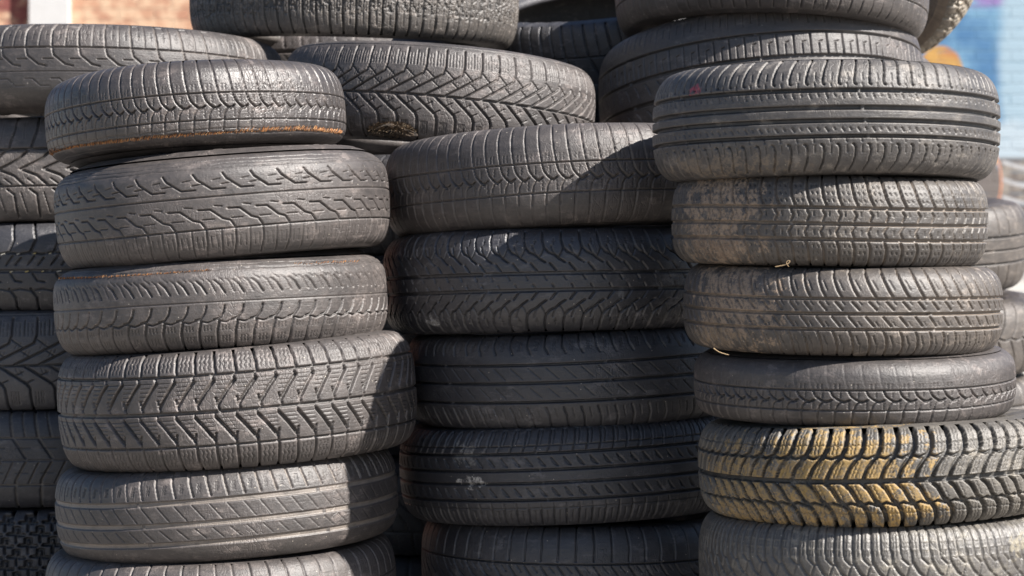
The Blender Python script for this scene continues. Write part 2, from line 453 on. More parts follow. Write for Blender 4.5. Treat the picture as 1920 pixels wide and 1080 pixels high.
def p_A1(c):
    c.circ(.36, 4.5, 6); c.circ(-.34, 4, 5)
    c.seg([(.5, .97), (.44, .7), (.25, .46), (.2, .36)], 5, 5.5)
    c.seg([(.9, .9), (.86, .56)], 2, 3)
    c.seg([(1.1, .34), (.6, .16), (-.3, -.02)], 5, 6); c.seg([(.0, .3), (-.5, .14)], 3, 4)
    c.seg([(-.3, -.02), (.4, -.14), (.9, -.34)], 5, 6); c.seg([(.0, -.2), (.3, -.3)], 3, 4)
    c.seg([(.1, -.4), (.4, -.5), (.5, -.92)], 4.5, 5); c.seg([(.7, -.46), (.95, -.84)], 2.4, 3.4)

def p_A2(c):
    c.seg([(.1, .97), (.25, .6), (.0, .3)], 5, 5.5)
    c.circ(.28, 4, 5, wig=4); c.circ(-.1, 6, 5); c.circ(-.5, 3, 4, wig=-4)
    c.seg([(.2, .24), (-.1, .04)], 3.4, 5); c.seg([(.6, .2), (.35, .04)], 3.4, 5)
    c.seg([(.1, -.16), (.3, -.32), (.6, -.34)], 3.4, 5)
    c.seg([(.0, -.5), (.28, -.7), (.24, -.97)], 5, 5.5)

def p_A4(c):
    c.circ(.45, 3.6, 5); c.circ(-.5, 3.6, 5); c.circ(0, 2.4, 3)
    c.seg([(0, .97), (.2, .46), (.7, .05)], 5, 5); c.seg([(.5, .97), (.7, .46)], 3, 4)
    c.seg([(.7, -.05), (.3, -.4), (.2, -.97)], 5, 5); c.seg([(.2, -.05), (-.2, -.46)], 3, 4)
    c.seg([(.3, .25), (.9, .25)], 1.5, 2); c.seg([(.3, -.25), (.8, -.25)], 1.5, 2)

def p_off(c):
    for u, v in ((0, .75), (.5, .5), (0, .25), (.5, 0), (0, -.25), (.5, -.5), (0, -.75)):
        c.seg([(u - .36, v), (u - .1, v), (u - .1, v + .14), (u + .12, v + .14), (u + .12, v - .02), (u + .34, v - .02)], 6.5, 9, edge=1.8)
        c.seg([(u, v), (u, v - .18)], 5, 9, edge=1.8)
    c.seg([(.25, .99), (.25, .8)], 8, 9); c.seg([(.25, -.99), (.25, -.8)], 8, 9)

def p_S1(c):
    for g in (.3, -.3): c.circ(g, 6, 7)
    c.circ(0, 4, 6)
    c.seg([(0, .97), (.0, .36)], 4.5, 6); c.seg([(0, -.36), (0, -.97)], 4.5, 6)

def p_S2(c):
    c.seg([(.7, .95), (.4, .4), (-.1, .0)], 4.5, 6); c.seg([(-.1, 0), (.3, -.45), (.35, -.95)], 4.5, 6)
    c.circ(-.0, 5, 6, wig=6)

SUPER = 2.9
def tyre_profile(hw, hs, npts=2200):
    a = np.linspace(-PI / 2, PI / 2, npts)
    a = np.sign(a) * (np.abs(a) / (PI / 2)) ** 1.0 * PI / 2
    z = hw * np.sign(np.sin(a)) * np.abs(np.sin(a)) ** (2 / SUPER)
    r = -hs + hs * np.abs(np.cos(a)) ** (2 / SUPER)
    s = np.concatenate([[0], np.cumsum(np.hypot(np.diff(z), np.diff(r)))])
    return s, z, r

def columns(du_front, R, lod):
    """angles of the columns, theta=0 faces local -Y, dense over the side the camera sees"""
    half = D2R(108)
    n1 = max(24, int(round(2 * half * R * 1000 / du_front)))
    n2 = max(16, int(round((2 * PI - 2 * half) * R * 1000 / max(4.0, du_front * 2.5))))
    a = np.linspace(-half, half, n1, endpoint=False)
    b = np.linspace(half, 2 * PI - half, n2, endpoint=False)
    return np.concatenate([a, b])

def build_tyre(label, group, mat, R, W, pattern, pitch=36, lod=1, hs=.06, shift=0., flip=False, seed=0,
               side_mat=None, worn_low=0., worn_top=0., rim=None, u0=0., squash=0., tear=None, kw=None, name='tyre'):
    root = bpy.data.objects.new(name, None); link(root)
    root.empty_display_size = .1
    tag(root, label, 'tyre', group)
    du, dv = {0: (1.9, 1.25), 1: (2.2, 1.5), 2: (4.0, 3.0), 3: (9.0, 7.0)}[lod]
    du /= QUAL; dv /= QUAL
    hw = W / 2
    s, z, r = tyre_profile(hw * 1000, hs * 1000)
    # tread = up to |z| = .975 hw
    i0 = np.argmax(z > -.978 * hw * 1000); i1 = len(z) - i0 - 1
    rows = np.linspace(s[i0], s[i1], max(12, int((s[i1] - s[i0]) / dv)))
    zr = np.interp(rows, s, z); rr = np.interp(rows, s, r)
    th = columns(du, R, lod)
    V = zr / (hw * 1000)
    N = max(1, round(2 * PI * R * 1000 / pitch)); P = 2 * PI * R * 1000 / N
    U = th * R * 1000 + u0 * P
    c = Ctx(U, V, hw * 1000, P, shift, flip, seed)
    # keep the periodic warp continuous round the tyre
    k1 = 2 * PI / (2 * PI * R * 1000)
    c.warp = U + 5.0 * np.sin(U * k1 * 2 + seed) + 2.5 * np.sin(U * k1 * 7 + 2 * seed)
    pattern(c, **(kw or {}))
    c.wearvar(.35)
    D = c.D
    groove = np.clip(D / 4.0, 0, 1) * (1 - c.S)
    ring = np.maximum(np.maximum(np.roll(D, 1, 0), np.roll(D, -1, 0)), np.maximum(np.roll(D, 1, 1), np.roll(D, -1, 1)))
    ring[0] = ring[-1] = 0
    ring = np.clip((ring - D) / 3.0, 0, 1) * (1 - np.clip(D / 2.0, 0, 1))
    # worn lower / upper shoulder: material gone there
    cham = np.zeros_like(D)
    if worn_low:
        cham += worn_low * sstep(-.45, -1.05, V)[:, None] * 1.0
    if worn_top:
        cham += worn_top * sstep(.45, 1.05, V)[:, None]
    if tear:
        for (tv, tw, td) in tear:       # ragged circumferential tear lines
            zz = tv * hw * 1000 + 3.0 * (fbm(U[None, :] / 25, np.zeros((1, 1)) + tv * 9, seed, 4) - .5) * 2
            dist = np.abs(zr[:, None] - zz)
            D = np.maximum(D, np.clip((tw / 2 - dist) / 1.2 + .5, 0, 1) * td * (.4 + .9 * fbm(U[None, :] / 9, V[:, None] * 20 + 7, seed + 3, 2)))
    D = D + cham
    # tiny irregularities
    D = D + .35 * (fbm(U[None, :] / 14, V[:, None] * hw * 70 + 30, seed + 9, 3) - .5)
    # normals of the profile
    dz = np.gradient(zr); dr = np.gradient(rr); L = np.hypot(dz, dr)
    nz = -dr / L; nr = dz / L
    def deform(theta, rad, zz):
        rad = rad + .0018 * np.sin(3 * theta + seed) + .0012 * np.sin(5 * theta + 2.1 * seed)
        zz = zz * (1 + .012 * np.sin(2 * theta + 1.3 * seed)) + .0016 * np.sin(2 * theta + seed * 2.7)
        return rad, zz
    rad = (R + rr[:, None] / 1000) - nr[:, None] * D / 1000
    zz = zr[:, None] / 1000 - nz[:, None] * D / 1000
    TH = np.broadcast_to(th[None, :], rad.shape)
    rad, zz = deform(TH, rad, zz)
    co = np.stack([rad * np.sin(TH), -rad * np.cos(TH), zz], -1).reshape(-1, 3)
    def gridq(nr_, nc_):
        i = np.arange(nr_ - 1)[:, None]; j = np.arange(nc_)[None, :]
        j2 = (j + 1) % nc_
        q = np.stack([i * nc_ + j, i * nc_ + j2, (i + 1) * nc_ + j2, (i + 1) * nc_ + j], -1)
        return q.reshape(-1, 4)
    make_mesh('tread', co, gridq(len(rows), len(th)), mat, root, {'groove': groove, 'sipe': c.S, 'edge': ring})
    # sidewalls
    Rb = rim or max(R - .125, R * .6)
    R0 = R - hs
    th2 = th[::(3 if lod < 2 else 1)] if lod < 3 else th
    sm = side_mat or mat
    for sg, ch in ((1, worn_top), (-1, worn_low)):
        zs0 = np.interp(s[i1], s, z) / 1000; rs0 = R + np.interp(s[i1], s, r) / 1000
        prof = [(rs0 + 0.00005, zs0)]
        for f in (.25, .5, .75, 1.): prof.append((rs0 + (R0 - rs0) * f, zs0 + (hw - zs0) * math.sin(f * PI / 2)))
        nn = 26
        for i in range(1, nn + 1):
            f = i / nn
            rr_ = R0 + (Rb - R0) * f
            z_ = hw * (1 - .20 * f * f)
            h = 0
            for fr in (.08, .13, .62, .68, .86): h += .0013 * math.exp(-((f - fr) / .02) ** 2)
            prof.append((rr_, z_ + h))
        zb = hw * .80
        prof += [(Rb - .004, zb - .004), (Rb - .006, zb - .012), (Rb - .002, zb - .018), (Rb + .008, zb - .017)]
        pr = np.array(prof)
        # sidewall bulges follow a slight chamfer where the tread edge is worn
        if ch:
            pr[:, 0] -= 0; k = np.clip((pr[:, 0] - R0 + .02) / .05, 0, 1)
            nz1 = nz[-1]; nr1 = nr[-1]
            pr[:, 1] -= nz1 * ch / 1000 * k * sstep(-.45, -1.05, np.array([-.978]))[0]
            pr[:, 0] -= nr1 * ch / 1000 * k * sstep(-.45, -1.05, np.array([-.978]))[0]
        rad = np.broadcast_to(pr[:, 0][:, None], (len(pr), len(th2)))
        zz = np.broadcast_to(pr[:, 1][:, None] * sg, rad.shape)
        TH = np.broadcast_to(th2[None, :], rad.shape)
        # raised rows of moulding round the sidewall (plain bars, no writing)
        f = (R0 - rad) / (R0 - Rb)
        zz = zz + sg * .0012 * (np.abs(f - .38) < .12) * (np.sin(TH * 46 + seed) > .1) * (np.sin(TH * 5 + seed) > .3)
        rad, zz = deform(TH, rad, zz)
        co = np.stack([rad * np.sin(TH), -rad * np.cos(TH), zz], -1).reshape(-1, 3)
        q = gridq(len(pr), len(th2))
        if sg < 0: q = q[:, ::-1]
        make_mesh('sidewall', co, q, sm, root)
    # inner liner
    th3 = np.linspace(0, 2 * PI, 96, endpoint=False)
    prof = []
    for i in range(25):
        a = -PI / 2 + PI * i / 24
        zi = (hw - .010) * np.sign(math.sin(a)) * abs(math.sin(a)) ** (2 / 2.6)
        ri = Rb + .008 + (R - .018 - Rb - .008) * abs(math.cos(a)) ** (2 / 3.2)
        prof.append((ri, zi))
    prof[0] = (Rb + .0085, -(hw * .80 - .017)); prof[-1] = (Rb + .0085, hw * .80 - .017)
    pr = np.array(prof)
    rad = np.broadcast_to(pr[:, 0][:, None], (len(pr), len(th3))); zz = np.broadcast_to(pr[:, 1][:, None], rad.shape)
    TH = np.broadcast_to(th3[None, :], rad.shape)
    rad, zz = deform(TH, rad, zz)
    co = np.stack([rad * np.sin(TH), -rad * np.cos(TH), zz], -1).reshape(-1, 3)
    make_mesh('inner_liner', co, gridq(len(pr), len(th3))[:, ::-1], LINER, root)
    root['R'] = R; root['W'] = W
    return root

def from_px(pl, pr, pt, pb, d):
    """photo pixels (at 1920x1080) of the tyre's outline -> centre, radius and width at distance d"""
    k = (pr - pl) / 2 / F
    R = k * d / math.sqrt(1 + k * k)
    X = ((pl + pr) / 2 - 960) / F * d
    Zt = (540 - pt) / F * (d - R); Zb = (540 - pb) / F * (d - R)
    return X, R, (Zt + Zb) / 2 + CAMZ, Zt - Zb

EXPO = 0.0
LINER = rubber('tyre_liner', base=(.035, .035, .037), amt=.25, seed=3.3, rough=.5, gamt=0)

BUILT = {}
def tyre(key, px, d, label, group, mat, pattern, roll=0., tilt=0., bottom=None, **k):
    X, R, Z, W = from_px(*px, d)
    if bottom is not None:             # stands on something at this height
        top = Z + W / 2; W = top - bottom; Z = bottom + W / 2
    k['pitch'] = k.get('pitch', 36) * (d - R) / 4.0 * 1.0      # pitch is read off the photo in pixels
    o = build_tyre(label, group, mat, R, W, pattern, **k)
    # roll > 0: right end up; tilt > 0: the edge nearest the camera up
    zc = Z - R * math.sin(D2R(tilt))
    o.location = (X, d - 4.0, zc)
    o.rotation_euler = (-D2R(tilt), -D2R(roll), 0)
    BUILT[key] = (o, X, d - 4.0, zc, R, W)
    return o

def loc(px_c, px, d, R=None):
    """local coordinates on the front of a tyre (for patches) from a photo pixel"""
    X, R_, Z, W = from_px(*px, d)
    x = (px_c[0] - (px[0] + px[1]) / 2) / F * (d - R_ * .7)
    x = max(-R_ * .98, min(R_ * .98, x))
    z = ((px[2] + px[3]) / 2 - px_c[1]) / F * (d - R_)
    return (x, -math.sqrt(R_ * R_ - x * x), z)

# ------------------------------------------------------------------ the tyres
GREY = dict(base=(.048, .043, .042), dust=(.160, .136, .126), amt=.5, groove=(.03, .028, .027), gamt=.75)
DLs, DCs, DRs, DBs = 4.0, 4.2, 3.65, 4.75
GL = 'tyres in the left front stack'; GC = 'tyres in the middle stack'; GR = 'tyres in the right front stack'
GA = 'tyres in the far left stack'; GB = 'tyres piled behind the front stacks'; GS = 'tyres in the low stack at the right edge'

PX = dict(
 L1=(91, 650, 110, 290), L2=(106, 731, 276, 485), L3=(104, 725, 475, 661), L4=(115, 782, 654, 885),
 L5=(110, 748, 881, 1062), L6=(92, 745, 1063, 1255),
 C1=(722, 1400, 226, 424), C2=(716, 1392, 424, 624), C3=(757, 1400, 622, 806), C4=(748, 1400, 800, 990), C5=(790, 1405, 990, 1180),
 R1=(1223, 1869, 106, 326), R2=(1261, 1848, 326, 502), R3=(1283, 1877, 502, 672), R4=(1299, 1897, 672, 806), R5=(1307, 1985, 800, 990), R6=(1310, 1975, 990, 1200),
)

# --- left front stack
lg = lambda nm, **k: rubber(nm, **{**GREY, **k})
m = lg('rubber_l1', seed=1.1, rough=.36, amt=.4)
tyre('L1', PX['L1'], DLs, 'worn tyre with a frayed rusty cord band, on top of the left front stack', GL, m, p_braid,
     roll=4.4, tilt=.3, pitch=27, lod=0, seed=1, worn_low=16, shift=.02, kw=dict(low=.3), hs=.062, tear=[(-.52, 1.6, 1.6), (-.60, 4.0, 1.4), (-.83, 1.2, 1.2)])
m = lg('rubber_l2', seed=2.1, amt=.5, bump=.45)
tyre('L2', PX['L2'], DLs + .0, 'lightning-grooved tyre with a scraped upper edge, second in the left front stack', GL, m, p_bolt,
     roll=4.6, tilt=-.5, pitch=54, lod=0, seed=2, worn_top=14, hs=.05, tear=[(.62, 2.2, 1.6), (.70, 1.6, 1.6), (.80, 2.2, 1.4)])
m = lg('rubber_l3', seed=3.1, amt=.65)
tyre('L3', PX['L3'], DLs + .0, 'bald-topped tyre with a thin rust-brown tear line, third in the left front stack', GL, m, p_worn,
     roll=3.2, tilt=-.6, pitch=35, lod=0, seed=3, worn_top=14, hs=.055, tear=[(.66, 3.4, 2.0), (.8, 1.4, 1.2)])
m = lg('rubber_l4', seed=4.1, amt=.5, groove=(.045, .04, .037), gamt=.7)
tyre('L4', PX['L4'], DLs, 'deep-treaded winter tyre with zigzag V blocks in the left front stack', GL, m, p_zigwinter,
     roll=4.1, tilt=-.5, pitch=76, lod=0, seed=4, hs=.055)
m = lg('rubber_l5', seed=5.1, amt=.45, groove=(.22, .19, .165), gamt=1.0, rough=.5, speck=1.2)
tyre('L5', PX['L5'], DLs, 'tyre with three pale dusty ring grooves in the left front stack', GL, m, p_rib3,
     roll=4.2, tilt=-.6, pitch=33, lod=0, seed=5, hs=.055, kw=dict(gw=8.5, gd=3.6, lw=3.6))
m = lg('rubber_l6', seed=6.1, amt=.7)
tyre('L6', PX['L6'], DLs, 'tyre cut off by the bottom of the view in the left front stack', GL, m, p_simple,
     roll=2.5, tilt=-1.5, pitch=36, lod=1, seed=6, hs=.05)

# --- middle stack
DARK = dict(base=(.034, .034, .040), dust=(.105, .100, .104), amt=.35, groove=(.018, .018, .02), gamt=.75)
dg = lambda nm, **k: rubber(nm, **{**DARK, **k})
m = lg('rubber_c1', seed=7.1, amt=.45, groove=(.10, .09, .08), gamt=.6, speck=1.0)
tyre('C1', PX['C1'], DCs, 'wave-blocked tyre half in shadow on top of the middle stack', GC, m, p_braid,
     roll=2.2, tilt=1.6, pitch=29, lod=0, seed=7, hs=.065, kw=dict(low=1.6), worn_low=4)
px = PX['C2']
m = dg('rubber_c2', rough=.38, scuff=.9, seed=8.1, patches=[(loc((800, 598), px, DCs), (.04, .07, .016), (.45, .44, .43), 60, .55, .95, .9), (loc((1152, 555), px, DCs), (.012, .03, .02), (.25, .25, .26), 60, .6, .9, .6)])
tyre('C2', px, DCs, 'tyre with sawtooth-edged grooves, second from the top of the middle stack', GC, m, p_saw,
     roll=1.6, tilt=.3, pitch=35, lod=0, seed=8, hs=.06)
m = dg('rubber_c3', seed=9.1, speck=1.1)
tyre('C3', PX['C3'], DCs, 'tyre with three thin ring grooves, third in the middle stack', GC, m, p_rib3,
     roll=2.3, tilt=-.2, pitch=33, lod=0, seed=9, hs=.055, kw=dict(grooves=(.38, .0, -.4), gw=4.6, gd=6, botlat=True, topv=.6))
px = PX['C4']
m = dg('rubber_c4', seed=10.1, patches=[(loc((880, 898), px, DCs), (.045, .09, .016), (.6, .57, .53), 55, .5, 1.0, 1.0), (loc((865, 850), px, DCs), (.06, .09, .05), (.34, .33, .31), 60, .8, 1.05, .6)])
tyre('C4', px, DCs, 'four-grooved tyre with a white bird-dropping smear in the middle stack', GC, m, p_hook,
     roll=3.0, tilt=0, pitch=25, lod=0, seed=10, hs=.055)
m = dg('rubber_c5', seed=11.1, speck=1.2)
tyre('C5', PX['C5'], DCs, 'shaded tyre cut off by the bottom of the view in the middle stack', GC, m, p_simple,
     roll=.3, tilt=.8, pitch=33, lod=0, seed=11, hs=.05)

# --- right front stack
px = PX['R1']
m = rubber('rubber_r1', base=(.048, .045, .046), dust=(.20, .18, .16), amt=.5, groove=(.03, .028, .028), gamt=.9, rough=.5, seed=12.1, speck=.6,
           patches=[(loc((1271, 157), px, DRs), (.012, .03, .014), (.55, .07, .12), 70, .35, .7, .8),
                    (loc((1300, 305), px, DRs), (.30, .3, .035), (.3, .235, .17), 70, .7, 1.1, .6)])
tyre('R1', px, DRs, 'broad tyre with four black ring grooves on top of the right front stack', GR, m, p_r1,
     roll=-.2, tilt=-.3, pitch=31, lod=0, seed=12, hs=.058)
px = PX['R2']
m = rubber('rubber_r2', base=(.048, .043, .041), dust=(.18, .155, .13), amt=.5, groove=(.20, .16, .125), gamt=.75, seed=13.1, speck=1.2,
           patches=[(loc((1318, 400), px, DRs), (.13, .2, .16), (.46, .34, .24), 50, .5, 1.0, .8), (loc((1300, 470), px, DRs), (.12, .16, .06), (.3, .21, .145), 90, .75, 1.1, .75)])
tyre('R2', px, DRs, 'mud-stained tyre with small chevron ribs, second from the top of the right front stack', GR, m, p_r2,
     roll=-.6, tilt=-1.6, pitch=32, lod=0, seed=13, hs=.05)
px = PX['R3']
m = rubber('rubber_r3', base=(.05, .044, .041), dust=(.19, .16, .135), amt=.55, groove=(.2, .16, .125), gamt=.8, seed=14.1, speck=1.2, bump=.5,
           patches=[(loc((1335, 560), px, DRs), (.14, .2, .15), (.46, .34, .24), 50, .5, 1.0, .8), (loc((1310, 640), px, DRs), (.12, .16, .05), (.3, .22, .145), 90, .72, 1.1, .8)])
tyre('R3', px, DRs, 'cracked tyre with slanted rib cuts and a muddy end, third in the right stack', GR, m, p_r3,
     roll=-.9, tilt=-1.6, pitch=31, lod=0, seed=14, hs=.05)
m = lg('rubber_r4', seed=15.1, amt=.4)
tyre('R4', PX['R4'], DRs + .01, 'tyre with bald upper half and wavy lower blocks in the right front stack', GR, m, p_braid,
     roll=1.0, tilt=-2.6, pitch=31, lod=0, seed=15, shift=-.14, hs=.038, worn_top=5, kw=dict(top=.5))
px = PX['R5']
m = rubber('rubber_r5', base=(.085, .078, .07), dust=(.2, .18, .15), amt=.6, groove=(.018, .017, .016), gamt=.9, seed=16.1,
           pg=1.0, patches=[(loc((1540, 905), px, DRs), (.17, .18, .13), (.54, .35, .12), 40, .34, .85, .85),
                    (loc((1480, 860), px, DRs), (.16, .16, .09), (.50, .33, .12), 50, .5, .85, .8),
                    (loc((1630, 945), px, DRs), (.10, .14, .07), (.52, .34, .12), 40, .5, .85, .85),
                    (loc((1350, 930), px, DRs), (.15, .2, .12), (.50, .33, .12), 60, .45, 1.05, .8)])
tyre('R5', px, DRs, 'winter tyre splashed with ochre paint in the right front stack', GR, m, p_r5,
     roll=1.9, tilt=.2, pitch=33, lod=0, seed=16, hs=.05)
px = PX['R6']
m = rubber('rubber_r6', base=(.075, .07, .068), dust=(.22, .2, .165), amt=.6, groove=(.035, .03, .027), gamt=.7, rough=.42, seed=17.1,
           patches=[(loc((1900, 1040), px, DRs), (.12, .16, .06), (.4, .35, .24), 30, .6, 1.0, .6)])  # painted glare: pale patch brightening the right end of the tread
tyre('R6', px, DRs, 'glossy worn winter tyre below the ochre-splashed one in the right front stack', GR, m, p_r6,
     roll=1.4, tilt=-.4, pitch=36, lod=0, seed=17, hs=.045)

# --- far left stack
m = lg('rubber_a0', seed=18.1, amt=.5, groove=(.2, .175, .155), gamt=.6)
tyre('A0', (-120, 535, 34, 206), DBs - .05, 'tyre with square shoulder blocks on top of the far left stack', GA, m, p_bolt_top,
     roll=-.8, tilt=1.2, pitch=52, lod=0, seed=18, hs=.07, worn_low=8)
m = lg('rubber_a1', seed=19.1, amt=.5, patches=[((-.12, -.33, .08), (.05, .1, .04), (.4, .39, .37), 40, .55, .9, .7)])
tyre('A1', (-180, 420, 216, 416), DBs, 'tyre with feathered V grooves, second in the far left stack', GA, m, p_A1, roll=1, tilt=.5, pitch=46, lod=1, seed=19, hs=.05)
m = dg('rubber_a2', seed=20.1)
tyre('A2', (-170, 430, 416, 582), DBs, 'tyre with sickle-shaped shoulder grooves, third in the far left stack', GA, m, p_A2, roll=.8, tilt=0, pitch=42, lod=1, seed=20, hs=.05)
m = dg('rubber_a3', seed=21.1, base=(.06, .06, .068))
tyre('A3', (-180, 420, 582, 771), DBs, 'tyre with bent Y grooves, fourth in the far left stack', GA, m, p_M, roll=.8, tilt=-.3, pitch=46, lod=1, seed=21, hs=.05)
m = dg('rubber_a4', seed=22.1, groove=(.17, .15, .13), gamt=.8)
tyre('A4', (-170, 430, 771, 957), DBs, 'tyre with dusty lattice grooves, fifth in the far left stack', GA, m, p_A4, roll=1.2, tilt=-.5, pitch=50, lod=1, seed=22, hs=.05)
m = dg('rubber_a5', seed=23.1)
tyre('A5', (-180, 415, 957, 1130), DBs, 'knobbly off-road tyre at the bottom corner of the far left stack', GA, m, p_off, roll=.8, tilt=-.6, pitch=44, lod=1, seed=23, hs=.05)

# --- tyres piled behind
m = lg('rubber_m', seed=24.1, amt=.5, groove=(.05, .045, .042), gamt=.7)
tyre('M', (528, 1116, 76, 266), 4.55, 'tilted winter tyre with herringbone grooves between the left and middle stacks', GB, m, p_M,
     roll=-4.6, tilt=.4, pitch=37, lod=0, seed=24, hs=.055)
m = rubber('rubber_t', base=(.07, .065, .062), dust=(.19, .165, .145), amt=.55, groove=(.02, .02, .02), gamt=.7, seed=25.1, rough=.46, bump=.6)
tyre('T', (360, 976, -140, 61), DBs + .13, 'rough chunked tyre at the top edge above the herringbone tyre', GB, m, p_T,
     roll=-1.2, tilt=-1.5, pitch=27, lod=0, seed=25, hs=.05)
m = lg('rubber_b1', seed=26.1, amt=.4, groove=(.04, .036, .034), gamt=.6)
tyre('B1', (1124, 1734, 0, 244), 4.8, 'wide ribbed tyre with square centre blocks behind the right front stack', GB, m, p_B1,
     roll=3.6, tilt=6.5, pitch=32, lod=0, seed=26, hs=.055)
m = lg('rubber_b0', seed=27.1, amt=.4)
tyre('B0', (1152, 1738, -170, 14), 4.74, 'tyre at the top edge resting on the wide ribbed tyre', GB, m, p_simple,
     roll=-2.0, tilt=3.5, pitch=26, lod=0, seed=27, hs=.05)
m = lg('rubber_k1', seed=28.1, amt=.9, dust=(.3, .27, .24))
tyre('K1', (-60, 534, 84, 230), 5.25, 'pale dusty tyre glimpsed behind the top left tyre', GB, m, p_simple, roll=-3.0, tilt=2, pitch=36, lod=1, seed=28, hs=.05)
m = lg('rubber_k0', seed=29.1, amt=.6)
tyre('K0', (400, 960, 52, 190), 5.35, 'brownish tyre squeezed in under the rough chunked tyre', GB, m, p_rib3, roll=-3, tilt=4, pitch=36, lod=2, seed=29, hs=.06)
m = dg('rubber_k2', seed=30.1)
tyre('K2', (850, 1470, 36, 262), 5.3, 'shaded tyre tipped forward in the dark gap left of the wide ribbed tyre', GB, m, p_A4, roll=7, tilt=-17, pitch=46, lod=1, seed=30, hs=.045)
m = lg('rubber_u2', seed=31.1, amt=.6, groove=(.04, .037, .035), gamt=.8)
tyre('U2', (1140, 1762, 30, 250), 5.15, 'ribbed tyre whose end shows beside the wide ribbed tyre', GB, m, p_rib3, roll=-5, tilt=9, pitch=34, lod=1, seed=31, hs=.05,
     kw=dict(grooves=(.55, .1, -.35), gw=7, toplat=False))

def posed(px_c, d, axis, R, W, label, group, mat, pattern, **k):
    o = build_tyre(label, group, mat, R, W, pattern, **k)
    o.location = ((px_c[0] - 960) / F * d, d - 4, (540 - px_c[1]) / F * d + CAMZ)
    o.rotation_mode = 'QUATERNION'
    o.rotation_quaternion = Vector((0, 0, 1)).rotation_difference(Vector(axis).normalized())
    return o
m = rubber('rubber_u1', base=(.13, .11, .09), dust=(.36, .3, .23), amt=.9, groove=(.3, .26, .2), gamt=.5, seed=32.1)
ms = rubber('sidewall_u1', base=(.17, .13, .095), dust=(.3, .23, .16), amt=.8, seed=33.1)
posed((1642, -80), 5.3, (.50, .72, .50), .262, .20, 'beige dusty knobbly tyre leaning at the top right above the mural', GB, m, p_off, pitch=40, lod=1, seed=32, side_mat=ms, hs=.05)

# --- low stack at the right edge
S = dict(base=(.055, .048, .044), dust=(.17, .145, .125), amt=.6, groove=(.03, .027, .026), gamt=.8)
m = rubber('rubber_s1', seed=35.1, **S)
tyre('S1', (1500, 1921, 392, 560), 5.9, 'upper dusty tyre beside the mud-stained ones at the right edge', GS, m, p_S1, roll=0, tilt=-7, pitch=34, lod=1, seed=35, hs=.06)
m = rubber('rubber_s2', seed=36.1, **S)
tyre('S2', (1520, 1950, 570, 715), 5.9, 'tyre with herringbone cuts under the upper dusty one at the right edge', GS, m, p_S2, roll=0, tilt=-5, pitch=34, lod=1, seed=36, hs=.06)
m = rubber('rubber_s3', seed=37.1, **S)
tyre('S3', (1525, 1940, 722, 860), 5.9, 'lowest visible tyre at the right edge, behind the bald-topped one', GS, m, p_S1, roll=0, tilt=-4, pitch=30, lod=2, seed=37, hs=.06)

# --- tyres the visible ones rest on (glimpsed only in the dark gaps)
def under(X, Y, top, bottom, R, n, group, mat, label, lod=3):
    w = (top - bottom) / n
    first = None
    for i in range(n):
        zc = bottom + w * (i + .5)
        if first is None:
            o = build_tyre(label, group, mat, R, w, p_simple, pitch=38, lod=lod, seed=50 + i)
            first = o
        else:
            o = first.copy(); COL.objects.link(o)
            for ch in first.children:
                c2 = ch.copy(); COL.objects.link(c2); c2.parent = o
        o.location = (X + .012 * math.sin(i * 2.3 + X), Y + .012 * math.cos(i * 1.7), zc)
        o.rotation_euler = (0, 0, i * 1.3)
um = dg('rubber_under', seed=40.1)
def under_key(key, n, label, group, R=None, lod=3, drop=0.004, dx=0.0, dy=0.0):
    o, X, Y, Z, R_, W = BUILT[key]
    under(X + dx, Y + dy, Z - W / 2 - drop, 0.0, R or R_, n, group, um, label, lod)
under_key('L6', 1, 'ground-level tyre carrying the left front stack', GL)
under_key('C5', 1, 'ground-level tyre carrying the middle stack', GC)
under_key('R6', 1, 'ground-level tyre carrying the right front stack', GR)
under_key('A5', 1, 'ground-level tyre carrying the far left stack', GA)
under_key('M', 5, 'plain dark tyre in the hidden pile below the herringbone tyre', 'hidden tyres below the herringbone tyre', lod=2, drop=-.006, R=.27, dx=.0, dy=.29)
under_key('B1', 5, 'plain dark tyre in the hidden pile below the wide ribbed tyre', 'hidden tyres below the wide ribbed tyre', drop=.03, R=.33)
under_key('S3', 2, 'plain dark tyre low in the right edge stack', GS, drop=.02)

